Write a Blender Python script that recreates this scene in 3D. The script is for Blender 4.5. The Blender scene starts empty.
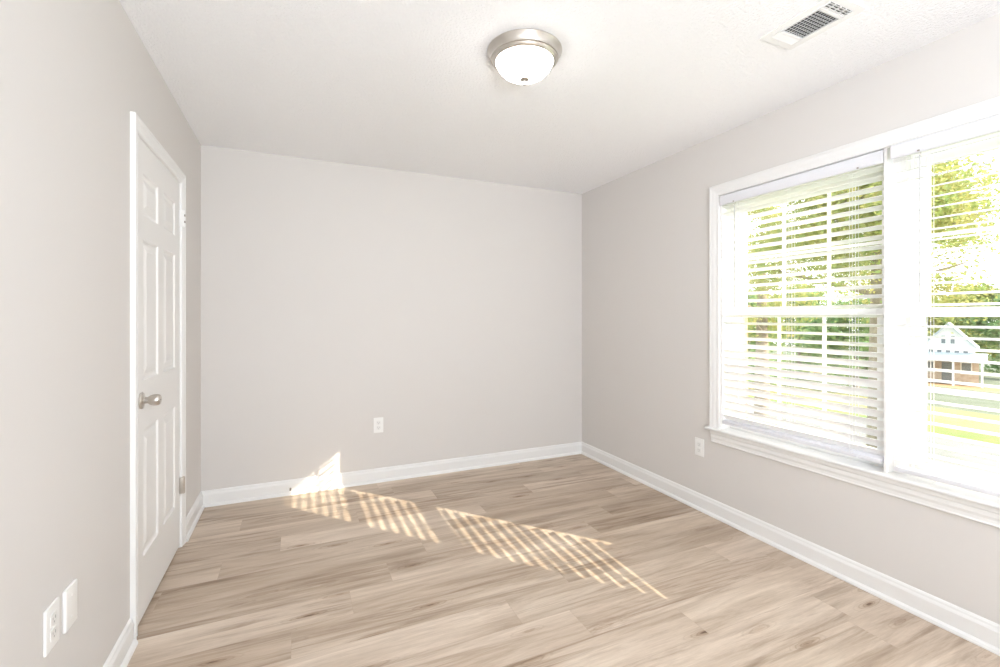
import bpy, bmesh, math, random
from mathutils import Vector, Matrix
S = bpy.context.scene
C = S.collection
PI = math.pi

# ------------------------------------------------ camera, sky, sun, exposure
H = 2.44                     # ceiling height
XL, XR, YB, YF = -0.60, 2.45, 3.64, -3.3   # left, right, back and front walls
cam = bpy.data.cameras.new('camera')
cam_o = bpy.data.objects.new('camera', cam); C.objects.link(cam_o)
cam.sensor_width = 36; cam.lens = 458 / 1000 * 36
cam.shift_y = -0.0165
cam.clip_start = 0.02; cam.clip_end = 500
cam_o.location = (0, 0, 1.28)
cam_o.rotation_euler = (PI / 2, 0, -math.radians(23.8))
S.camera = cam_o

S.view_settings.view_transform = 'Standard'
S.view_settings.look = 'None'
S.view_settings.gamma = 1
S.view_settings.use_curve_mapping = False
S.view_settings.exposure = -0.02
S.cycles.use_denoising = True
S.cycles.max_bounces = 14
S.cycles.diffuse_bounces = 9
S.cycles.transparent_max_bounces = 24
S.cycles.sample_clamp_indirect = 8

SKY = 3.0
SUN = 12.0
world = bpy.data.worlds.new('sky'); S.world = world
world.use_nodes = True
wn = world.node_tree; wn.nodes.clear()
wo = wn.nodes.new('ShaderNodeOutputWorld')
wb = wn.nodes.new('ShaderNodeBackground'); wb.inputs['Strength'].default_value = SKY
wt = wn.nodes.new('ShaderNodeTexCoord')
ws = wn.nodes.new('ShaderNodeSeparateXYZ')
wr = wn.nodes.new('ShaderNodeValToRGB')
wr.color_ramp.elements[0].position = 0.0; wr.color_ramp.elements[0].color = (1.0, 0.985, 0.96, 1)
wr.color_ramp.elements[1].position = 0.6; wr.color_ramp.elements[1].color = (0.86, 0.93, 1.0, 1)
wn.links.new(wt.outputs['Generated'], ws.inputs[0])
wn.links.new(ws.outputs['Z'], wr.inputs[0])
wn.links.new(wr.outputs[0], wb.inputs['Color'])
wn.links.new(wb.outputs[0], wo.inputs[0])

sun = bpy.data.lights.new('sun', 'SUN')
sun.energy = SUN; sun.angle = math.radians(0.35); sun.color = (1.0, 0.85, 0.66)
sun_o = bpy.data.objects.new('sun', sun); C.objects.link(sun_o)
SUN_DIR = Vector((-1.365, 1.545, -1.0)).normalized()
sun_o.location = (12, -12, 10)
sun_o.rotation_euler = SUN_DIR.to_track_quat('-Z', 'Y').to_euler()

def area(name, loc, direction, sx, sy, power, color=(1, 1, 1), portal=False):
    l = bpy.data.lights.new(name, 'AREA'); l.shape = 'RECTANGLE'; l.size = sx; l.size_y = sy
    l.energy = power; l.color = color
    if portal: l.cycles.is_portal = True
    o = bpy.data.objects.new(name, l); C.objects.link(o); o.location = loc
    o.rotation_euler = Vector(direction).to_track_quat('-Z', 'Y').to_euler()
    return o
# sky portals in the two window openings
area('window_portal', (XR + .27, 1.65, 1.31), (-1, 0, 0), .95, 1.6, 1, portal=True)
area('window_portal', (XR + .27, 0.73, 1.31), (-1, 0, 0), .95, 1.6, 1, portal=True)
# unseen fill lights added behind the camera to brighten the room
area('rear_fill_down', (1.5, -1.9, 2.25), (-0.5, 0.6, -1), 0.6, 0.6, 30, (0.88, 0.945, 1.0))
area('rear_fill_up', (0.3, -1.8, 1.0), (0, 0.40, 1), 0.6, 0.6, 150, (0.85, 0.925, 1.0))

# ------------------------------------------------ materials
def mat(name, col, rough=0.5, metal=0.0, spec=0.5, bump=None, vary=None, trans=0.0):
    m = bpy.data.materials.new(name); m.use_nodes = True
    nt = m.node_tree; b = nt.nodes['Principled BSDF']
    b.inputs['Base Color'].default_value = (*col, 1)
    b.inputs['Roughness'].default_value = rough
    b.inputs['Metallic'].default_value = metal
    b.inputs['Specular IOR Level'].default_value = spec
    tc = nt.nodes.new('ShaderNodeTexCoord')
    if vary:                                     # (scale, second colour)
        n = nt.nodes.new('ShaderNodeTexNoise'); n.inputs['Scale'].default_value = vary[0]
        n.inputs['Detail'].default_value = 3
        r = nt.nodes.new('ShaderNodeValToRGB')
        r.color_ramp.elements[0].position = 0.35; r.color_ramp.elements[0].color = (*col, 1)
        r.color_ramp.elements[1].position = 0.65; r.color_ramp.elements[1].color = (*vary[1], 1)
        nt.links.new(tc.outputs['Object'], n.inputs['Vector'])
        nt.links.new(n.outputs['Fac'], r.inputs[0])
        nt.links.new(r.outputs[0], b.inputs['Base Color'])
    if bump:                                     # (scale, strength, distance)
        n = nt.nodes.new('ShaderNodeTexNoise'); n.inputs['Scale'].default_value = bump[0]
        n.inputs['Detail'].default_value = 4; n.inputs['Roughness'].default_value = 0.6
        bp = nt.nodes.new('ShaderNodeBump'); bp.inputs['Strength'].default_value = bump[1]
        bp.inputs['Distance'].default_value = bump[2]
        nt.links.new(tc.outputs['Object'], n.inputs['Vector'])
        nt.links.new(n.outputs['Fac'], bp.inputs['Height'])
        nt.links.new(bp.outputs[0], b.inputs['Normal'])
    if trans:
        out = nt.nodes['Material Output']
        t = nt.nodes.new('ShaderNodeBsdfTranslucent'); t.inputs[0].default_value = (*col, 1)
        mx = nt.nodes.new('ShaderNodeMixShader'); mx.inputs[0].default_value = trans
        if vary: nt.links.new(r.outputs[0], t.inputs[0])
        nt.links.new(b.outputs[0], mx.inputs[1]); nt.links.new(t.outputs[0], mx.inputs[2])
        nt.links.new(mx.outputs[0], out.inputs[0])
    return m

M = {}
M['wall'] = mat('wall_paint', (0.67, 0.648, 0.628), 0.75, spec=0.25, bump=(220, 0.05, 0.001))
M['ceil'] = mat('ceiling_texture', (0.92, 0.925, 0.94), 0.9, spec=0.1, bump=(95, 0.9, 0.010))
M['trim'] = mat('trim_paint', (0.80, 0.80, 0.795), 0.35, spec=0.4, bump=(30, 0.02, 0.001))
M['door'] = mat('door_paint', (0.80, 0.795, 0.785), 0.4, spec=0.4, bump=(60, 0.03, 0.001))
M['plastic'] = mat('white_plastic', (0.86, 0.86, 0.85), 0.3, bump=(200, 0.01, 0.0005))
M['socket'] = mat('socket_plastic', (0.80, 0.80, 0.79), 0.35, bump=(200, 0.01, 0.0005))
M['slot'] = mat('socket_slot', (0.22, 0.22, 0.22), 0.6, bump=(90, 0.05, 0.0005))
M['dark'] = mat('duct_shade', (0.05, 0.05, 0.05), 0.6, bump=(90, 0.05, 0.0005))  # near-black standing in for the shade inside the vent
M['nickel'] = mat('brushed_nickel', (0.62, 0.585, 0.54), 0.28, 1.0, bump=(400, 0.04, 0.0004))
M['nickel_dark'] = mat('dark_nickel', (0.30, 0.27, 0.24), 0.4, 1.0, bump=(400, 0.04, 0.0004))
M['slat'] = mat('blind_vinyl', (0.90, 0.90, 0.90), 0.45, spec=0.35, bump=(40, 0.02, 0.0008), trans=0.12)
M['valance'] = mat('valance_vinyl_shaded', (0.74, 0.745, 0.79), 0.4, bump=(40, 0.02, 0.0008))  # white vinyl with the bluish grey of shade put into its colour
M['cord'] = mat('white_cord', (0.85, 0.85, 0.85), 0.8, bump=(300, 0.2, 0.0005))
M['wand'] = mat('grey_wand', (0.55, 0.55, 0.56), 0.25, bump=(100, 0.02, 0.0005))
M['sash'] = mat('vinyl_sash', (0.88, 0.88, 0.88), 0.35, bump=(40, 0.01, 0.0005))
M['brick'] = mat('outer_brick', (0.45, 0.25, 0.18), 0.9, bump=(30, 0.3, 0.004), vary=(14, (0.55, 0.35, 0.27)))
M['siding'] = mat('white_siding', (0.85, 0.86, 0.86), 0.6, bump=(8, 0.1, 0.01))
M['far_tan'] = mat('tan_masonry', (0.60, 0.52, 0.44), 0.9, bump=(5, 0.3, 0.02), vary=(2.5, (0.50, 0.40, 0.32)))
M['roof'] = mat('grey_shingles', (0.42, 0.47, 0.50), 0.9, bump=(6, 0.3, 0.02), vary=(3, (0.5, 0.54, 0.56)))
M['far_glass'] = mat('dark_window', (0.20, 0.23, 0.26), 0.2, bump=(3, 0.05, 0.01))
M['bark'] = mat('bark', (0.25, 0.20, 0.16), 0.95, bump=(9, 0.8, 0.03), vary=(5, (0.36, 0.30, 0.25)))
M['grass'] = mat('green_grass', (0.17, 0.27, 0.06), 0.95, bump=(6, 0.6, 0.05), vary=(0.6, (0.24, 0.30, 0.08)))  # green, patchy towards a yellower green
M['dry'] = mat('dry_grass', (0.36, 0.31, 0.13), 0.95, bump=(6, 0.6, 0.05), vary=(0.5, (0.28, 0.27, 0.10)))
M['dull'] = mat('dull_grass', (0.13, 0.16, 0.10), 0.95, bump=(5, 0.6, 0.05), vary=(0.35, (0.17, 0.19, 0.14)))
M['asphalt'] = mat('pale_asphalt', (0.27, 0.275, 0.265), 0.9, bump=(20, 0.4, 0.01), vary=(0.7, (0.22, 0.225, 0.21)))
M['soil'] = mat('soil', (0.36, 0.27, 0.20), 0.95, bump=(10, 0.6, 0.03), vary=(2, (0.45, 0.34, 0.25)))
M['clay'] = mat('orange_clay', (0.45, 0.28, 0.13), 0.95, bump=(10, 0.6, 0.03), vary=(1, (0.38, 0.25, 0.14)))
M['leaf_a'] = mat('yellow_green_leaf', (0.30, 0.40, 0.13), 0.7, bump=(20, 0.2, 0.005), vary=(1.6, (0.54, 0.48, 0.18)), trans=0.35)
M['leaf_b'] = mat('green_leaf', (0.20, 0.36, 0.14), 0.7, bump=(20, 0.2, 0.005), vary=(1.0, (0.36, 0.42, 0.18)), trans=0.3)
M['leaf_c'] = mat('olive_leaf', (0.45, 0.42, 0.12), 0.7, bump=(20, 0.2, 0.005), vary=(0.7, (0.26, 0.36, 0.14)), trans=0.3)

# clear pane
g = bpy.data.materials.new('window_glass'); g.use_nodes = True
nt = g.node_tree; nt.nodes.clear()
o_ = nt.nodes.new('ShaderNodeOutputMaterial'); tr = nt.nodes.new('ShaderNodeBsdfTransparent')
gl = nt.nodes.new('ShaderNodeBsdfGlossy'); gl.inputs['Roughness'].default_value = 0.02
mx = nt.nodes.new('ShaderNodeMixShader'); tr.inputs[0].default_value = (0.96, 0.975, 0.97, 1)
mx.inputs[0].default_value = 0.035; nt.links.new(tr.outputs[0], mx.inputs[1])
nt.links.new(gl.outputs[0], mx.inputs[2]); nt.links.new(mx.outputs[0], o_.inputs[0])
M['glass'] = g

# lit opal glass of the ceiling light
g = mat('opal_glass', (0.95, 0.94, 0.92), 0.25, bump=(5, 0.01, 0.001))
b = g.node_tree.nodes['Principled BSDF']
b.inputs['Emission Color'].default_value = (1.0, 0.975, 0.94, 1)
b.inputs['Emission Strength'].default_value = 14.0
M['opal'] = g

def floor_material():
    m = bpy.data.materials.new('oak_look_vinyl_planks'); m.use_nodes = True
    nt = m.node_tree; N = nt.nodes.new; L = nt.links.new
    b = nt.nodes['Principled BSDF']
    b.inputs['Roughness'].default_value = 0.42
    b.inputs['Specular IOR Level'].default_value = 0.35
    uv = N('ShaderNodeUVMap'); uv.uv_map = 'plank'           # plank-local metres, shifted per plank
    at = N('ShaderNodeAttribute'); at.attribute_name = 'tone'
    sep = N('ShaderNodeSeparateColor'); L(at.outputs['Color'], sep.inputs[0])
    def mapping(sx, sy):
        mp = N('ShaderNodeMapping'); mp.inputs['Scale'].default_value = (sx, sy, 1)
        L(uv.outputs[0], mp.inputs[0]); return mp
    def noise(sx, sy, det, rough, dist=0.0):
        mp = mapping(sx, sy); n = N('ShaderNodeTexNoise'); n.inputs['Scale'].default_value = 1
        n.inputs['Detail'].default_value = det; n.inputs['Roughness'].default_value = rough
        n.inputs['Distortion'].default_value = dist
        L(mp.outputs[0], n.inputs['Vector']); return n
    def ramp(src, stops):
        r = N('ShaderNodeValToRGB'); e = r.color_ramp.elements
        while len(e) < len(stops): e.new(0.5)
        for k, (p, c) in enumerate(stops):
            e[k].position = p; e[k].color = (*c, 1) if len(c) == 3 else c
        L(src, r.inputs[0]); return r
    def mix(kind, fac, a, bb):
        x = N('ShaderNodeMix'); x.data_type = 'RGBA'; x.blend_type = kind
        if isinstance(fac, (int, float)): x.inputs[0].default_value = fac
        else: L(fac, x.inputs[0])
        for s, v in ((6, a), (7, bb)):
            if isinstance(v, tuple): x.inputs[s].default_value = (*v, 1)
            else: L(v, x.inputs[s])
        return x.outputs[2]
    base = ramp(noise(1.0, 9, 8, 0.62, 1.4).outputs['Fac'],
                [(0.24, (0.36, 0.282, 0.213)), (0.41, (0.525, 0.435, 0.348)), (0.56, (0.625, 0.532, 0.438)), (0.76, (0.70, 0.618, 0.525))])
    # broad soft brown streaks
    st = ramp(noise(1.0, 15, 8, 0.66, 2.2).outputs['Fac'], [(0.46, (0, 0, 0)), (0.64, (1, 1, 1))])
    gt = ramp(noise(0.8, 4.5, 2, 0.5).outputs['Fac'], [(0.42, (0.08, 0.08, 0.08)), (0.62, (1, 1, 1))])
    st_f = mix('MULTIPLY', 1.0, st.outputs[0], gt.outputs[0])
    lo = ramp(noise(0.55, 3.2, 3, 0.5, 0.8).outputs['Fac'], [(0.36, (0.80, 0.76, 0.72)), (0.62, (1.06, 1.06, 1.06))])
    base_o = mix('MULTIPLY', 0.9, base.outputs[0], lo.outputs[0])
    c = mix('MULTIPLY', st_f, base_o, (0.60, 0.54, 0.49))
    # fine grain
    fg = ramp(noise(9, 170, 6, 0.75, 0.4).outputs['Fac'], [(0.3, (0.82, 0.80, 0.78)), (0.7, (1.08, 1.08, 1.08))])
    c = mix('MULTIPLY', 0.8, c, fg.outputs[0])
    # cathedral figure around knots
    mp = mapping(2.3, 10.5); vo = N('ShaderNodeTexVoronoi'); vo.inputs['Scale'].default_value = 1
    vo.inputs['Randomness'].default_value = 1.0
    L(mp.outputs[0], vo.inputs['Vector'])
    nz = noise(10, 40, 3, 0.6)
    ad = N('ShaderNodeMath'); ad.operation = 'MULTIPLY_ADD'; ad.inputs[1].default_value = 0.14
    L(nz.outputs['Fac'], ad.inputs[0]); L(vo.outputs['Distance'], ad.inputs[2])
    sn = N('ShaderNodeMath'); sn.operation = 'MULTIPLY'; sn.inputs[1].default_value = 85
    L(ad.outputs[0], sn.inputs[0])
    si = N('ShaderNodeMath'); si.operation = 'SINE'; L(sn.outputs[0], si.inputs[0])
    rings = ramp(si.outputs[0], [(0.25, (1.04, 1.04, 1.04)), (0.9, (0.78, 0.75, 0.72))])
    near = ramp(ad.outputs[0], [(0.14, (1, 1, 1)), (0.40, (0, 0, 0))])
    gate = ramp(vo.outputs['Color'], [(0.30, (0, 0, 0)), (0.34, (1, 1, 1))])
    nf = mix('MULTIPLY', 1.0, near.outputs[0], gate.outputs[0])
    c = mix('MULTIPLY', nf, c, rings.outputs[0])
    # brown halo and dark heart of the knots
    halo = ramp(ad.outputs[0], [(0.08, (1, 1, 1)), (0.30, (0, 0, 0))])
    hf = mix('MULTIPLY', 1.0, halo.outputs[0], gate.outputs[0])
    c = mix('MULTIPLY', hf, c, (0.66, 0.58, 0.51))
    heart = ramp(ad.outputs[0], [(0.105, (1, 1, 1)), (0.15, (0, 0, 0))])
    kf = mix('MULTIPLY', 1.0, heart.outputs[0], gate.outputs[0])
    c = mix('MULTIPLY', kf, c, (0.50, 0.42, 0.36))
    # tone of each plank
    tn = ramp(sep.outputs[0], [(0.0, (0.87, 0.85, 0.83)), (0.5, (1.0, 0.99, 0.98)), (1.0, (1.08, 1.085, 1.10))])
    c = mix('MULTIPLY', 1.0, c, tn.outputs[0])
    L(c, b.inputs['Base Color'])
    bp = N('ShaderNodeBump'); bp.inputs['Strength'].default_value = 0.15; bp.inputs['Distance'].default_value = 0.001
    L(fg.outputs[0], bp.inputs['Height']); L(bp.outputs[0], b.inputs['Normal'])
    return m
M['floor'] = floor_material()

# ------------------------------------------------ helpers
class MB:
    def __init__(s): s.bm = bmesh.new()
    def box(s, x0, x1, y0, y1, z0, z1, bev=0.0, rot=None, seg=2):
        cx, cy, cz = (x0 + x1) / 2, (y0 + y1) / 2, (z0 + z1) / 2
        t = bmesh.new(); bmesh.ops.create_cube(t, size=1)
        for v in t.verts: v.co = Vector((v.co.x * (x1 - x0), v.co.y * (y1 - y0), v.co.z * (z1 - z0)))
        if bev: bmesh.ops.bevel(t, geom=t.edges[:], offset=bev, segments=seg, profile=0.6, affect='EDGES')
        m = Matrix.Translation((cx, cy, cz)) @ (rot if rot else Matrix.Identity(4))
        s._add(t, m); return s
    def _add(s, t, m=Matrix.Identity(4)):
        bmesh.ops.transform(t, matrix=m, verts=t.verts)
        me = bpy.data.meshes.new('tmp'); t.to_mesh(me); t.free(); s.bm.from_mesh(me); bpy.data.meshes.remove(me)
    def tube(s, p0, p1, r0, r1=None, n=12):
        p0, p1 = Vector(p0), Vector(p1); d = p1 - p0
        t = bmesh.new()
        bmesh.ops.create_cone(t, cap_ends=True, segments=n, radius1=r0, radius2=r0 if r1 is None else r1, depth=d.length)
        m = Matrix.Translation((p0 + p1) / 2) @ d.to_track_quat('Z', 'Y').to_matrix().to_4x4()
        s._add(t, m); return s
    def lathe(s, prof, loc=(0, 0, 0), n=64, axis='Z'):
        rings = []
        m = Matrix.Translation(loc) @ (Matrix.Rotation(PI / 2, 4, 'Y') if axis == 'X' else Matrix.Identity(4))
        for r, z in prof:
            if r < 1e-6: rings.append([s.bm.verts.new(m @ Vector((0, 0, z)))])
            else: rings.append([s.bm.verts.new(m @ Vector((r * math.cos(2 * PI * k / n), r * math.sin(2 * PI * k / n), z))) for k in range(n)])
        for a, b in zip(rings, rings[1:]):
            for k in range(n):
                k2 = (k + 1) % n
                if len(a) == 1 and len(b) == 1: continue
                if len(a) == 1: s.bm.faces.new((a[0], b[k], b[k2]))
                elif len(b) == 1: s.bm.faces.new((a[k], a[k2], b[0]))
                else: s.bm.faces.new((a[k], a[k2], b[k2], b[k]))
        return s
    def sweep(s, loops, closed=True):
        """loops: list of cross-section point lists (same length), joined in order"""
        vs = [[s.bm.verts.new(p) for p in l] for l in loops]
        n = len(vs[0])
        for a, b in zip(vs, vs[1:]):
            for k in range(n if closed else n - 1):
                k2 = (k + 1) % n
                s.bm.faces.new((a[k], a[k2], b[k2], b[k]))
        if closed:
            s.bm.faces.new(vs[0]); s.bm.faces.new(vs[-1][::-1])
        return s
    def poly(s, pts): s.bm.faces.new([s.bm.verts.new(p) for p in pts]); return s
    def build(s, name, m, parent=None, smooth=False, kind=None):
        bmesh.ops.recalc_face_normals(s.bm, faces=s.bm.faces)
        me = bpy.data.meshes.new(name); s.bm.to_mesh(me); s.bm.free()
        if smooth:
            for p in me.polygons: p.use_smooth = True
            try: me.set_sharp_from_angle(angle=math.radians(38))
            except Exception: pass
        me.materials.append(m)
        o = bpy.data.objects.new(name, me); C.objects.link(o)
        if parent:
            o.parent = parent
            o.matrix_parent_inverse = Matrix.Translation(parent.location).inverted()
        if kind: o['kind'] = kind
        return o
def empty(name, loc, label=None, cat=None, group=None, kind=None):
    o = bpy.data.objects.new(name, None); C.objects.link(o); o.location = loc; o.empty_display_size = 0.1
    if label: o['label'] = label
    if cat: o['category'] = cat
    if group: o['group'] = group
    if kind: o['kind'] = kind
    return o
STR = 'structure'

# ------------------------------------------------ floor: planks laid from side to side
def build_floor():
    bm = bmesh.new(); uvl = bm.loops.layers.uv.new('plank')
    col = bm.loops.layers.float_color.new('tone')
    W, LEN = 0.178, 1.22
    joints = {2.242: 0.42, 1.886: -0.024, 1.708: 0.858, 1.530: 1.085, 0.996: 2.12, 2.776: -0.09,
              2.420: 0.642, 2.064: 0.22, 2.598: -0.36, 3.310: 1.86, 1.352: 0.30, 3.132: 0.9, 2.954: 0.35, 3.488: 0.55, 1.174: -0.28}
    tones = {(2.242, 0): 0.3, (2.242, 1): 0.9, (1.886, 0): 0.7, (1.886, 1): 0.35, (1.708, 1): 0.25, (1.708, 0): 0.95, (1.53, 1): 0.95}
    rnd = random.Random(11)
    y = 2.242
    while y - W > YF - 0.2: y -= W
    xa, xb = XL - 0.15, XR + 0.02
    while y < YB:
        key = min(joints, key=lambda k: abs(k - y))
        j0 = joints[key] if abs(key - y) < 0.02 else rnd.uniform(0, LEN)
        x = j0
        while x > xa: x -= LEN
        n0 = round((x - j0) / LEN)
        while x < xb:
            x0, x1 = max(x, xa), min(x + LEN, xb)
            if x1 > x0:
                y0, y1 = y, min(y + W, YB + 0.0)
                idx = round((x - j0) / LEN) + 1
                tone = tones.get((round(key, 3), idx), rnd.random()) if abs(key - y) < 0.02 else rnd.random()
                ox, oy = rnd.uniform(0, 60), rnd.uniform(0, 60)
                z = 0.0
                e = 0.0006
                vs = [bm.verts.new((a, b_, z)) for a, b_ in ((x0 + e, y0 + e), (x1 - e, y0 + e), (x1 - e, y1 - e), (x0 + e, y1 - e))]
                f = bm.faces.new(vs)
                for lp in f.loops:
                    lp[uvl].uv = (lp.vert.co.x - x + ox, lp.vert.co.y - y + oy)
                    lp[col] = (tone, rnd.random(), 0, 1)
            x += LEN
        y += W
    # the slab the planks lie on (shows as the hairline seams)
    vs = [bm.verts.new(p) for p in ((xa, YF - .1, -.0012), (xb, YF - .1, -.0012), (xb, YB, -.0012), (xa, YB, -.0012),
                                    (xa, YF - .1, -.1), (xb, YF - .1, -.1), (xb, YB, -.1), (xa, YB, -.1))]
    for q in ((0, 1, 2, 3), (4, 7, 6, 5), (0, 4, 5, 1), (1, 5, 6, 2), (2, 6, 7, 3), (3, 7, 4, 0)):
        f = bm.faces.new([vs[k] for k in q])
        for lp in f.loops: lp[uvl].uv = (3, 3); lp[col] = (0, 0, 0, 1)
    me = bpy.data.meshes.new('floor'); bm.to_mesh(me); bm.free(); me.materials.append(M['floor'])
    o = bpy.data.objects.new('floor', me); C.objects.link(o); o['kind'] = STR
build_floor()

# ------------------------------------------------ ceiling and walls
MB().box(XL - .15, XR + .25, YF - .1, YB + .1, H, H + .12).build('ceiling', M['ceil'], kind=STR)
MB().box(XL - .15, XR + .25, YB, YB + .1, -.1, H).build('wall_back', M['wall'], kind=STR)
MB().box(XL - .15, XR + .25, YF - .1, YF, -.1, H).build('wall_front', M['wall'], kind=STR)
DY0, DY1, DZ = 2.275, 3.045, 2.026      # door opening in the left wall
w = MB()
w.box(XL - .12, XL, YF, DY0, -.1, H).box(XL - .12, XL, DY1, YB, -.1, H).box(XL - .12, XL, DY0, DY1, DZ, H)
w.build('wall_left', M['wall'], kind=STR)
WY0, WY1, WZ0, WZ1 = 0.300, 2.095, 0.552, 2.05   # opening of the twin window
w = MB(); T = 0.12
w.box(XR, XR + T, YF, WY0, -.1, H).box(XR, XR + T, WY1, YB, -.1, H)
w.box(XR, XR + T, WY0, WY1, -.1, WZ0).box(XR, XR + T, WY0, WY1, WZ1, H)
w.build('wall_right', M['wall'], kind=STR)
w = MB()                                # brick veneer outside
w.box(XR + T, XR + .25, YF, WY0 - .02, -3.2, H).box(XR + T, XR + .25, WY1 + .0, YB, -3.2, H)
w.box(XR + T, XR + .25, WY0 - .02, WY1, -3.2, WZ0 - .01).box(XR + T, XR + .25, WY0 - .02, WY1, WZ1 + .03, H)
w.build('wall_outer_brick', M['brick'], kind=STR)

# baseboards with a shoe moulding
BPROF = [(0, 0), (.027, 0), (.027, .006), (.024, .014), (.018, .019), (.014, .021), (.014, .078), (.012, .084), (.009, .090), (.008, .098), (.004, .104), (0, .106)]
def baseboard(name, p0, p1, nrm, m0=0, m1=0):
    p0, p1, n = Vector(p0), Vector(p1), Vector(nrm); d = (p1 - p0).normalized()
    a = [p0 + n * t + d * (t * m0) + Vector((0, 0, z)) for t, z in BPROF]
    b_ = [p1 + n * t - d * (t * m1) + Vector((0, 0, z)) for t, z in BPROF]
    MB().sweep([a, b_]).build(name, M['trim'], kind=STR)
CW = 0.057
baseboard('baseboard_back', (XL, YB, 0), (XR, YB, 0), (0, -1, 0), 1, 1)
baseboard('baseboard_right', (XR, YF, 0), (XR, YB, 0), (-1, 0, 0), 1, 1)
baseboard('baseboard_left', (XL, YF, 0), (XL, DY0 - CW - .003, 0), (1, 0, 0), 1, 0)
baseboard('baseboard_left', (XL, DY1 + CW + .003, 0), (XL, YB, 0), (1, 0, 0), 0, 1)
baseboard('baseboard_front', (XL, YF, 0), (XR, YF, 0), (0, 1, 0), 1, 1)

# casing profile: (distance in from the outer edge, thickness)
CPROF = [(0, 0), (0, .015), (.002, .018), (.010, .018), (.014, .0155), (.030, .014), (.040, .010), (.050, .0085), (.054, .011), (.058, .009), (.060, .005), (.060, 0)]
def casing3(x, sgn, y0, y1, z0, z1, width, name, m):
    k = width / .060
    P = [(d * k, t) for d, t in CPROF]
    loops = [[(x + sgn * t, y0 + d, z0) for d, t in P], [(x + sgn * t, y0 + d, z1 - d) for d, t in P],
             [(x + sgn * t, y1 - d, z1 - d) for d, t in P], [(x + sgn * t, y1 - d, z0) for d, t in P]]
    return MB().sweep(loops).build(name, m, kind=STR)
casing3(XL, 1, DY0 - CW, DY1 + CW, 0.0, DZ + CW, CW, 'trim_1', M['trim'])
casing3(XR, -1, WY0 - .070, WY1 + .070, 0.572, WZ1 + .068, .070, 'trim_2', M['trim'])
# window stool with a rounded nose, and the moulded apron below it
st = MB()
sp = [(XR + .10, .552), (XR - .026, .552), (XR - .032, .554), (XR - .036, .559), (XR - .036, .565), (XR - .032, .570), (XR - .026, .572), (XR + .10, .572)]
st.sweep([[(x, WY0 + .002, z) for x, z in sp], [(x, WY1 - .002, z) for x, z in sp]])
sp2 = [(XR - .0005, .552)] + sp[1:7] + [(XR - .0005, .572)]
st.sweep([[(x, WY1 - .002, z) for x, z in sp2], [(x, WY1 + .090, z) for x, z in sp2]])
st.sweep([[(x, WY0 - .090, z) for x, z in sp2], [(x, WY0 + .002, z) for x, z in sp2]])
st.build('trim_3', M['trim'], kind=STR)
ap = [(0, .476), (.009, .476), (.012, .480), (.010, .486), (.011, .500), (.015, .512), (.015, .530), (.020, .536), (.021, .551), (0, .551)]
MB().sweep([[(XR - t, WY0 - .060, z) for t, z in ap], [(XR - t, WY1 + .060, z) for t, z in ap]]).build('trim_4', M['trim'], kind=STR)

# ------------------------------------------------ windows: twin double-hung, six over six
def window(name, y0, y1):
    e = empty(name, (XR + .06, (y0 + y1) / 2, .572), kind=STR)
    yc = (y0 + y1) / 2
    f = MB()                            # jamb liner, head and sill
    X0, X1 = XR + .001, XR + .165
    jt = .016
    f.box(XR + (.045 if y0 > 1 else .001), X1, y0, y0 + jt, .572, 2.05).box(XR + (.001 if y0 > 1 else .045), X1, y1 - jt, y1, .572, 2.05)
    f.box(X0 + .044, X1, y0, y1, 2.034, 2.05).box(XR + .07, X1 + .02, y0, y1, .573, .592)
    f.box(XR + .078, XR + .084, y0 + jt, y0 + jt + .012, .592, 2.034).box(XR + .078, XR + .084, y1 - jt - .012, y1 - jt, .592, 2.034)
    f.box(XR + .118, XR + .124, y0 + jt, y0 + jt + .010, .592, 2.034).box(XR + .118, XR + .124, y1 - jt - .010, y1 - jt, .592, 2.034)
    f.build('window_frame', M['sash'], e)
    gw = .3725
    def sash(nm, x, z0, z1, g0, g1):
        s = MB(); a, b_ = y0 + jt + .001, y1 - jt - .001
        s.box(x, x + .03, a, yc - gw, z0, z1, .002).box(x, x + .03, yc + gw, b_, z0, z1, .002)
        s.box(x, x + .03, yc - gw, yc + gw, z0, g0, .002).box(x, x + .03, yc - gw, yc + gw, g1, z1, .002)
        for k in (-1, 1):
            s.box(x + .011, x + .018, yc + k * gw / 3 - .0085, yc + k * gw / 3 + .0085, g0, g1, .001)
        zm = (g0 + g1) / 2
        s.box(x + .0112, x + .0178, yc - gw, yc + gw, zm - .0085, zm + .0085, .001)
        o = s.build(nm, M['sash'], e)
        MB().box(x + .013, x + .016, yc - gw - .004, yc + gw + .004, g0 - .004, g1 + .004).build('pane', M['glass'], o)
        return o
    sash('lower_sash', XR + .086, .593, 1.322, .645, 1.283)
    sash('upper_sash', XR + .126, 1.285, 2.033, 1.322, 1.965)
    # sash lock on the meeting rail
    MB().box(XR + .088, XR + .112, yc - .03, yc + .03, 1.322, 1.334, .003).build('sash_lock', M['sash'], e)
    return e
MID0, MID1 = 1.158, 1.206               # mullion between the two units
MB().box(XR - .004, XR + .043, 1.192, 1.2055, .573, 2.0495, .001).build('trim_6', M['sash'], kind=STR)
window('window_1', MID1, WY1)
window('window_2', WY0, MID0)
MB().box(XR + .043, XR + .17, MID0 - .016, MID1 + .016, .573, 2.0495, .001).build('trim_5', M['sash'], kind=STR)

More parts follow.
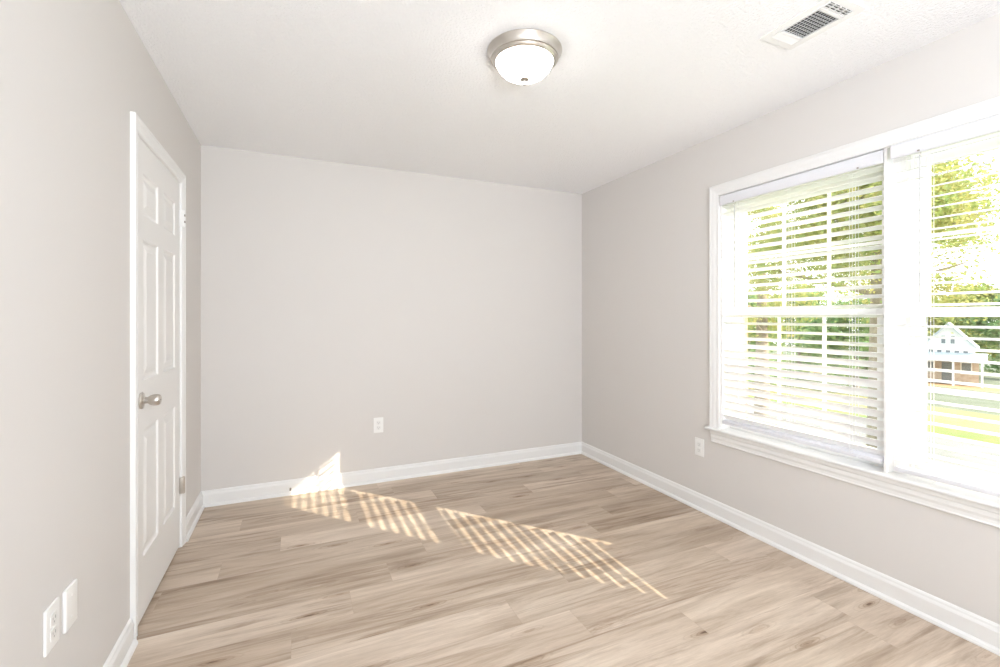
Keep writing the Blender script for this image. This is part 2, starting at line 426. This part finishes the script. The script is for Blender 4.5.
# ------------------------------------------------ blinds
def blind(y0, y1, label, tilts, rail_z, rail_roll, wand_y, XC):
    yc = (y0 + y1) / 2
    e = empty('window_blind', (XR + .02, yc, 1.98), label, 'window blind', 'white slatted blinds on the twin window')
    VX = XC - .034                      # front of the valance; XC is the centre line of the slats
    v = MB()
    prof = [(VX + dx, z) for dx, z in ((.010, 1.982), (.010, 2.043), (.006, 2.043), (.002, 2.039), (0, 2.032), (0, 1.993), (.002, 1.986), (.006, 1.982))]
    v.sweep([[(x, y0, z) for x, z in prof], [(x, y1, z) for x, z in prof]])
    v.build('valance', M['valance'], e, smooth=False)
    MB().box(XC - .023, XC + .026, y0 + .006, y1 - .006, 1.992, 2.044, .002).build('headrail', M['slat'], e)
    for yy in (y0 + .10, y1 - .10):     # little clips that hold the valance
        c = MB(); c.box(VX - .0025, VX + .001, yy - .004, yy + .004, 1.985, 1.991, .0006)
        c.build('valance_clip', M['nickel_dark'], e)
    s = MB(); hw, th = .0222, .0024
    ys0, ys1 = y0 + .008, y1 - .007
    z = 1.968; zs = []
    while z > rail_z + .022:
        zs.append(z); z -= .0455
    for z in zs:
        t = tilts(z)                    # degrees; positive = outer edge up
        a = math.radians(t); up = []; dn = []
        for k in range(7):
            q = -1 + 2 * k / 6
            bow = .0016 * (1 - q * q)
            for lst, h in ((up, th / 2 + bow), (dn, -th / 2 + bow)):
                px, pz = q * hw, h
                lst.append((XC + px * math.cos(a) - pz * math.sin(a), z + px * math.sin(a) + pz * math.cos(a)))
        ring = up + dn[::-1]
        s.sweep([[(x, ys0, zz) for x, zz in ring], [(x, ys1, zz) for x, zz in ring]])
    s.build('slats', M['slat'], e, smooth=True)
    r = MB(); rr = Matrix.Rotation(math.radians(rail_roll), 4, 'Y')
    r.box(XC - .025, XC + .025, ys0, ys1, rail_z - .010, rail_z + .010, .004, rot=rr)
    r.build('bottom_rail', M['valance'], e, smooth=True)
    for yy in (ys0 + .12, yc, ys1 - .12):
        cd = MB()
        for xx, rr_ in ((XC - .0245, .0009), (XC + .0245, .0009), (XC, .0011)):
            cd.tube((xx, yy, rail_z + .005), (xx, yy, 1.995), rr_, n=6)
        cd.tube((XC - .0245, yy + .012, rail_z + .005), (XC - .0245, yy + .012, 1.995), .0008, n=6)
        cd.build('ladder_cord', M['cord'], e)
    for yy in (ys0 + .10, yc, ys1 - .14):
        cp = MB(); cp.tube((XC - .018, yy, rail_z - .014), (XC - .018, yy, rail_z - .009), .006, n=16)
        cp.build('cord_cap', M['slat'], e)
    wd = MB(); wx_ = VX + .003
    wd.tube((wx_, wand_y, 1.36), (wx_, wand_y, 1.968), .0032, n=8)
    wd.tube((wx_, wand_y, 1.340), (wx_, wand_y, 1.36), .0045, .0035, n=8)
    wd.build('tilt_wand', M['wand'], e, smooth=True)
    MB().tube((wx_, wand_y, 1.966), (wx_ + .014, wand_y, 1.992), .0016, n=6).build('wand_hook', M['nickel'], e)
    return e
def tilt_left(z):
    if z > 1.18: return -17
    if z > 0.98: return -17 - (1.18 - z) / .20 * 44
    return -61 + (0.98 - z) / .35 * 9
def tilt_right(z):
    return 2 + (z - .65) / 1.3 * 17
blind(1.206, 2.085, 'white slat blind on the far half of the twin window, lower slats nearly shut',
      tilt_left, .622, -12, 1.980, XR + .018)
blind(0.310, 1.163, 'white slat blind on the near half of the window, in front of the white house',
      tilt_right, .608, 0, 1.060, XR - .004)

# ------------------------------------------------ door
d = empty('door_1', (XL - .017, (DY0 + DY1) / 2, .012), kind=STR)
def door_slab():
    y0, y1, z0, z1 = DY0 + .004, DY1 - .004, .014, DZ - .004
    xf = XL - .001
    ys = [y0, 2.390, 2.618, 2.712, 2.940, y1]
    rows = [(.262, .800), (1.010, 1.612), (1.715, 1.890)]
    bm = bmesh.new()
    def quad(a, b_, c, e_): bm.faces.new([bm.verts.new(p) for p in (a, b_, c, e_)])
    def rect(x, a0, a1, b0, b1): quad((x, a0, b0), (x, a1, b0), (x, a1, b1), (x, a0, b1))
    zs = [z0] + [v for r in rows for v in r] + [z1]
    for i in range(5):
        for j in range(7):
            if i in (1, 3) and j in (1, 3, 5):
                a0, a1, b0, b1 = ys[i], ys[i + 1], zs[j], zs[j + 1]
                lv = [(0, 0), (.006, -.007), (.014, -.009), (.020, -.009), (.050, -.001)]
                prev = None
                for ins, dp in lv:
                    cur = [(xf + dp, a0 + ins, b0 + ins), (xf + dp, a1 - ins, b0 + ins), (xf + dp, a1 - ins, b1 - ins), (xf + dp, a0 + ins, b1 - ins)]
                    if prev:
                        for k in range(4):
                            k2 = (k + 1) % 4; quad(prev[k], prev[k2], cur[k2], cur[k])
                    prev = cur
                quad(*prev)
            else: rect(xf, ys[i], ys[i + 1], zs[j], zs[j + 1])
    xb = XL - .036
    rect(xb, y0, y1, z0, z1)
    quad((xf, y0, z0), (xb, y0, z0), (xb, y0, z1), (xf, y0, z1)); quad((xf, y1, z0), (xb, y1, z0), (xb, y1, z1), (xf, y1, z1))
    quad((xf, y0, z0), (xb, y0, z0), (xb, y1, z0), (xf, y1, z0)); quad((xf, y0, z1), (xb, y0, z1), (xb, y1, z1), (xf, y1, z1))
    bmesh.ops.remove_doubles(bm, verts=bm.verts, dist=1e-5)
    m = MB(); m.bm.free(); m.bm = bm
    return m.build('door_slab', M['door'], d)
door_slab()
j = MB()                                # jamb with stop
j.box(XL - .12, XL - .0005, DY0 - .001, DY0 + .003, .0, DZ).box(XL - .12, XL - .0005, DY1 - .003, DY1 + .001, 0, DZ)
j.box(XL - .12, XL - .0005, DY0, DY1, DZ - .003, DZ + .001)
j.box(XL - .055, XL - .038, DY0 + .003, DY0 + .012, 0, DZ - .003).box(XL - .055, XL - .038, DY1 - .012, DY1 - .003, 0, DZ - .003)
j.box(XL - .055, XL - .038, DY0 + .003, DY1 - .003, DZ - .012, DZ - .003)
j.box(XL - .13, XL - .12, DY0 - .05, DY1 + .05, -.1, DZ + .05)       # the dark closet side, closed off
j.build('door_jamb', M['trim'], d)
KY, KZ = 2.358, .930
k = MB()
k.lathe([(.0, 0), (.034, 0), (.035, .004), (.032, .008), (.020, .010), (.0135, .012), (.0130, .027), (.0165, .0275), (.0165, .029), (.019, .031), (.0215, .036), (.0235, .044), (.0240, .054),
         (.0225, .062), (.0195, .0665), (.0155, .0685), (.012, .0675), (.0, .0670)], (XL - .001, KY, KZ), 40, 'X')
kn = k.build('door_knob', M['nickel'], d, smooth=True)
MB().box(XL + .0665, XL + .0685, KY - .004, KY + .004, KZ - .0015, KZ + .0015, .0004).build('knob_button', M['nickel_dark'], kn)
MB().box(XL - .024, XL + .0010, DY0 + .0035, DY0 + .0085, KZ - .029, KZ + .029, .0008).build('latch_plate', M['nickel_dark'], d)
for hz, mm in ((1.828, M['trim']), (.345, M['nickel'])):
    h = MB()
    h.box(XL - .0005, XL + .0165, DY1 - .012, DY1 + .004, hz - .044, hz + .044, .001)
    for q in range(5):
        h.tube((XL + .0165, DY1 + .004, hz - .044 + q * .0178), (XL + .0165, DY1 + .004, hz - .044 + q * .0178 + .0165), .0075, n=14)
    h.tube((XL + .0165, DY1 + .004, hz - .048), (XL + .0165, DY1 + .004, hz + .048), .0050, n=12)
    ho = h.build('hinge', mm, d, smooth=True)
    if hz > 1:
        s = MB()
        for dz in (-.018, .018): s.box(XL + .020, XL + .0255, DY1 - .003, DY1 + .008, hz + dz - .006, hz + dz + .006, .001)
        s.build('hinge_knuckle', M['nickel_dark'], ho)

# ------------------------------------------------ outlets and wall plate (local: u across the wall, v up, n out of it)
def plate(name, origin, U, N, label, cat, kind='outlet', depth=.006):
    O, U, N, V = Vector(origin), Vector(U), Vector(N), Vector((0, 0, 1))
    R = Matrix((U, V, N)).transposed().to_4x4()
    e = empty(name, origin, label, cat)
    def put(mb, nm, m, parent=e, smooth=False):
        bmesh.ops.transform(mb.bm, matrix=Matrix.Translation(O) @ R, verts=mb.bm.verts)
        p = mb.build(nm, m, e, smooth)
        return p
    p = MB()
    p.box(-.037, .037, -.0585, .0585, 0.0, depth, min(.0035, depth / 2 - .0002), seg=3)
    put(p, 'face_plate', M['plastic'], smooth=True)
    if kind == 'outlet':
        for s in (-1, 1):
            q = MB(); q.box(-.0165, .0165, s * .0195 - .0145, s * .0195 + .0145, depth - .001, depth + .0018, .0012)
            q.tube((-.0, s * .0195, depth - .001), (0, s * .0195, depth + .0019), .0168, n=32)
            put(q, 'socket', M['socket'])
            q = MB()
            q.box(-.0075, -.0055, s * .0195 - .002, s * .0195 + .006, depth + .0012, depth + .0024)
            q.box(.0055, .0075, s * .0195 - .001, s * .0195 + .0055, depth + .0012, depth + .0024)
            q.tube((0, s * .0195 - .008, depth + .0012), (0, s * .0195 - .008, depth + .0024), .0024, n=12)
            put(q, 'slots', M['slot'])
        q = MB(); q.tube((0, 0, depth - .001), (0, 0, depth + .0012), .0032, n=16); put(q, 'screw', M['plastic'])
    else:
        for s in (-1, 1):
            q = MB(); q.tube((0, s * .030, depth - .001), (0, s * .030, depth + .0010), .0030, n=16); put(q, 'screw', M['plastic'])
    return e
plate('outlet', (XL, 1.587, .462), (0, -1, 0), (1, 0, 0), 'white double outlet on the left wall near the camera, left of the blank plate', 'outlet', depth=.007)
plate('blank_wall_plate', (XL, 1.692, .456), (0, -1, 0), (1, 0, 0), 'thick plain white wall plate without sockets on the left wall', 'wall plate', 'blank', depth=.009)
plate('outlet', (.572, YB, .440), (1, 0, 0), (0, -1, 0), 'white double outlet low on the middle of the back wall', 'outlet')
plate('outlet', (XR, 2.255, .414), (0, 1, 0), (-1, 0, 0), 'white double outlet on the right wall below the corner of the window sill', 'outlet')

# spring doorstop on the back baseboard
ds = empty('door_stop', (-.05, YB - .014, .045), 'small metal spring doorstop sticking out of the back wall baseboard', 'doorstop')
s = MB(); s.tube((-.05, YB - .014, .045), (-.05, YB - .018, .045), .008, n=16); s.build('mounting_base', M['nickel'], ds, True)
s = MB(); pts = []
for q in range(120):
    a = q / 120 * 2 * PI * 12
    pts.append(Vector((-.05 + .0045 * math.cos(a), YB - .018 - .050 * q / 120, .045 + .0045 * math.sin(a) - .004 * (q / 120) ** 2)))
for a, b_ in zip(pts, pts[1:]): s.tube(a, b_, .0011, n=5)
s.build('spring', M['nickel_dark'], ds, True)
s = MB(); s.tube((-.05, YB - .067, .041), (-.05, YB - .078, .041), .0068, .0058, n=16); s.build('rubber_tip', M['plastic'], ds, True)

# ------------------------------------------------ ceiling light
LX, LY = .905, 1.787
cl = empty('ceiling_light', (LX, LY, H), 'round flush ceiling light with brushed nickel ring and lit white glass bowl', 'ceiling light')
MB().lathe([(.0, 0), (.158, 0), (.1625, -.002), (.1635, -.006), (.1615, -.009), (.156, -.016), (.151, -.026), (.1475, -.034), (.1475, -.037),
            (.143, -.038), (.140, -.042), (.137, -.048), (.132, -.051), (.127, -.051), (.124, -.048), (.122, -.040)], (LX, LY, H), 96).build('ring', M['nickel'], cl, True)
bp_ = [(.1225, -.042)]
for q in range(1, 15):
    a = q / 14 * PI / 2
    bp_.append((.1225 * math.cos(a) ** .95 if q < 14 else 0.0, -.044 - .078 * math.sin(a)))
MB().lathe(bp_, (LX, LY, H), 96).build('glass_bowl', M['opal'], cl, True)
MB().lathe([(0, -.119), (.018, -.1205), (.0205, -.1235), (.018, -.1265), (.009, -.129), (.0065, -.133), (.008, -.138), (.006, -.144), (.003, -.149), (0, -.150)],
           (LX, LY, H), 32).build('finial', M['nickel'], cl, True)

# ------------------------------------------------ ceiling vent
VX0, VX1, VY0, VY1 = 1.752, 1.948, 1.015, 1.305
ve = empty('ceiling_vent', ((VX0 + VX1) / 2, (VY0 + VY1) / 2, H), 'white rectangular air register with small louvres on the ceiling by the window wall', 'air vent')
MB().box(VX0 + .03, VX1 - .03, VY0 + .028, VY1 - .028, H - .0015, H - .0005).build('duct_shade_sheet', M['dark'], ve)  # solid dark sheet painted in for the shade behind the louvres
f = MB()
x0, x1, y0, y1 = VX0 + .032, VX1 - .036, VY0 + .030, VY1 - .030
def flange(z0, ins, z1):
    pass
for (a, b_, c_, e_) in ((VX0, x0, VY0, VY1), (x1, VX1, VY0, VY1), (x0, x1, VY0, y0), (x0, x1, y1, VY1)):
    f.box(a, b_, c_, e_, H - .006, H - .0002)
f.box(x0 - .004, x1 + .004, 1.076, 1.090, H - .010, H - .002, .001).box(x0 - .004, x1 + .004, 1.229, 1.240, H - .010, H - .002, .001)
f.box(x0 - .004, x0, y0, y1, H - .010, H - .002).box(x1, x1 + .004, y0, y1, H - .010, H - .002)
f.build('frame', M['trim'], ve)
l = MB()
n = 9
for q in range(n):                      # middle bank: blades along the register
    xx = x0 + (q + .5) * (x1 - x0) / n
    l.box(xx - .0045, xx + .0045, 1.090, 1.229, H - .0075, H - .0065, rot=Matrix.Rotation(math.radians(-38), 4, 'Y'))
for q in range(10):
    yy = 1.090 + (q + .5) * .139 / 10
    l.box(x0, x1, yy - .0009, yy + .0009, H - .0045, H - .0030)
for a, b_, sg, hw_ in ((y0, 1.076, 1, .007), (1.240, y1, -1, .0052)):
    for q in range(3):
        yy = a + (q + .5) * (b_ - a) / 3
        l.box(x0, x1, yy - hw_, yy + hw_, H - .008, H - .0070, rot=Matrix.Rotation(math.radians(32 * sg), 4, 'X'))
for q in (1, 2, 3):
    xx = x0 + q * (x1 - x0) / 4
    l.box(xx - .0015, xx + .0015, y0, 1.076, H - .009, H - .004)
l.build('louvres', M['trim'], ve)
for yy in (VY0 + .012, VY1 - .012):
    s = MB(); s.tube(((VX0 + VX1) / 2, yy, H - .0072), ((VX0 + VX1) / 2, yy, H - .005), .0035, n=12)
    s.build('screw', M['trim'], ve)

# ------------------------------------------------ outside: sloping ground in strips along the street
def gz(x): return -3.0 - .047 * x
def strip(name, x0, x1, m, y0=-70, y1=90):
    b_ = MB()
    b_.sweep([[(x0, yy, gz(x0)), (x1, yy, gz(x1)), (x1, yy, gz(x1) - .4), (x0, yy, gz(x0) - .4)] for yy in (y0, y1)])
    b_.build(name, m, kind=STR)
strip('yard_grass', XR + .25, 19, M['grass'])
strip('driveway', 19, 27, M['asphalt'])
strip('soil_edge', 27, 28.2, M['soil'])
strip('lawn', 28.2, 31.5, M['grass'])
strip('dry_lawn', 31.5, 40, M['dry'])
strip('far_lawn', 40, 60, M['dull'])
strip('clay_bank', 60, 67, M['clay'])
strip('far_field', 67, 260, M['dull'], -160, 240)

def house(cx, cy, zb):
    e = empty('house', (cx, cy, zb), 'white gabled two-storey house with grey porch roof seen through the right blind', 'house')
    def bx(mb, x0, x1, y0, y1, z0, z1): return mb.box(cx + x0, cx + x1, cy + y0, cy + y1, zb + z0, zb + z1)
    w_, dp = 2.05, 6.5
    m = MB()
    pr = [(-w_, 2.5), (w_, 2.5), (w_, 3.7), (0, 6.1), (-w_, 3.7)]
    m.sweep([[(cx, cy + a, zb + b_) for a, b_ in pr], [(cx + dp, cy + a, zb + b_) for a, b_ in pr]]).build('upper_wall', M['siding'], e)
    bx(MB(), 0, dp, -w_ - .3, w_ + .8, -.3, 2.7).build('lower_wall', M['far_tan'], e)
    for sg in (-1, 1):
        r = MB(); t = .22
        r.sweep([[(xx, cy + sg * a, zb + b_) for a, b_ in ((0, 6.1), (w_ + .35, 3.30), (w_ + .35, 3.30 + t), (0, 6.1 + t))] for xx in (cx - .4, cx + dp)])
        r.build('roof', M['roof'], e)
    p = MB()
    p.sweep([[(xx, yy, zz) for xx, zz in ((cx - 2.4, zb + 2.45), (cx, zb + 3.1), (cx, zb + 2.9), (cx - 2.4, zb + 2.25))] for yy in (cy - w_ - .9, cy + w_ + 2.4)])
    p.build('porch_roof', M['roof'], e)
    for k in range(4):
        yy = -w_ - .6 + k * 2.1
        bx(MB(), -2.3, -2.12, yy, yy + .18, -.3, 2.4).build('porch_post', M['siding'], e)
    def win(y, z, w, h):
        f = bx(MB(), -.08, .02, y - w / 2 - .1, y + w / 2 + .1, z - .1, z + h + .1).build('house_window', M['siding'], e)
        bx(MB(), -.10, -.05, y - w / 2, y + w / 2, z, z + h).build('pane', M['far_glass'], f)
    for y in (-.36, .36): win(y, 4.05, .32, .85)
    for y in (-1.35, -.68, 0, .68, 1.35): win(y, 2.85, .34, .75)
    for y in (-1.4, 1.5): win(y, .9, .7, 1.1)
    bx(MB(), -.08, .02, -.5, .5, -.2, 2.0).build('front_door', M['far_glass'], e)
    e.rotation_euler = (0, 0, math.radians(20))
hx, hy = (50 * (math.sin(math.radians(23.8)) + 448 / 458 * math.cos(math.radians(23.8))), 50 * (math.cos(math.radians(23.8)) - 448 / 458 * math.sin(math.radians(23.8))))
house(hx, hy, gz(64) + .35)

def tree(x, y, top, base, rad, leafm, n, leaf, seed, label, conic=1.0, group=None, name='tree'):
    rnd = random.Random(seed); g0 = gz(x) - .1
    e = empty(name, (x, y, g0), label, 'tree', group)
    t = MB(); t.tube((x, y, g0), (x, y, base + (top - base) * .3), .035 * (top - g0), .02 * (top - g0), 12)
    t.tube((x, y, base + (top - base) * .3), (x, y, top - (top - base) * .12), .02 * (top - g0), .004 * (top - g0), 10)
    for q in range(14):
        a = rnd.uniform(0, 2 * PI); zz = rnd.uniform(base, base + (top - base) * .7)
        rr = rad * rnd.uniform(.5, .85) * (1 - (zz - base) / (top - base) * .8)
        t.tube((x, y, zz), (x + rr * math.cos(a), y + rr * math.sin(a), zz + rr * .35), .009 * (top - g0), .002 * (top - g0), 6)
    t.build('trunk', M['bark'], e, True)
    # leaf clumps
    verts = []; faces = []
    clumps = []
    for q in range(60):
        u = rnd.random() ** .8; zz = base + (top - base) * u
        R_ = rad * ((1 - u) ** .75 * conic + (1 - conic) * math.sqrt(max(0, 1 - (2 * u - 1) ** 2)) + .04)
        a = rnd.uniform(0, 2 * PI); rr = R_ * math.sqrt(rnd.random())
        clumps.append((x + rr * math.cos(a), y + rr * math.sin(a), zz, rad * rnd.uniform(.16, .30)))
    for q in range(n):
        cx, cy, cz, cr = clumps[rnd.randrange(60)]
        p = Vector((cx + rnd.gauss(0, cr * .55), cy + rnd.gauss(0, cr * .55), cz + rnd.gauss(0, cr * .42)))
        ax = Vector((rnd.gauss(0, 1), rnd.gauss(0, 1), rnd.gauss(0, .6))).normalized()
        bx_ = ax.cross(Vector((rnd.gauss(0, 1), rnd.gauss(0, 1), rnd.gauss(0, 1)))).normalized()
        s_ = leaf * rnd.uniform(.6, 1.3); k0 = len(verts)
        verts += [p - ax * s_, p + bx_ * s_ * .45, p + ax * s_, p - bx_ * s_ * .45]
        faces.append((k0, k0 + 1, k0 + 2, k0 + 3))
    me = bpy.data.meshes.new('foliage'); me.from_pydata(verts, [], faces); me.materials.append(leafm)
    o = bpy.data.objects.new('foliage', me); C.objects.link(o); o.parent = e
    o.matrix_parent_inverse = Matrix.Translation(e.location).inverted()
def at(px, D):                          # a spot on the ground seen towards a bearing
    a = math.radians(23.8); u = (px - 500) / 458
    return (D * (math.sin(a) + u * math.cos(a)), D * (math.cos(a) - u * math.sin(a)))
x, y = at(880, 16)
tree(x, y, 7.4, 1.9, 4.5, M['leaf_a'], 70000, .075, 3, 'tall yellow-green tree close outside the window, behind the middle of the blinds', .9)
x, y = at(762, 24)
tree(x, y, 7.0, 0.4, 2.6, M['leaf_a'], 12000, .085, 5, 'smaller loose yellow-green tree left of the tall one, seen through the left blind', .5)
bg = [(748, 38, 3.0, -4, 3.4, 'leaf_b', 'dark green tree seen through the far left end of the left blind'),
      (800, 50, 4.0, -5, 4.4, 'leaf_b', 'grey-green tree low behind the middle of the left blind'),
      (856, 38, 2.6, -4, 3.6, 'leaf_b', 'dark green tree behind the right end of the left blind'),
      (905, 66, 4.6, -6, 5.0, 'leaf_c', 'olive tree standing behind the left side of the white house'),
      (975, 84, 6.2, -6, 6.5, 'leaf_c', 'olive tree standing behind the right side of the white house'),
      (1020, 60, 3.6, -5.5, 5.0, 'leaf_b', 'green tree to the right of the white house')]
for k, (px, D, top, base, rad, lm, lab) in enumerate(bg):
    x, y = at(px, D)
    tree(x, y, top, base, rad, M[lm], 9000, .0055 * D, 20 + k, lab, .3)
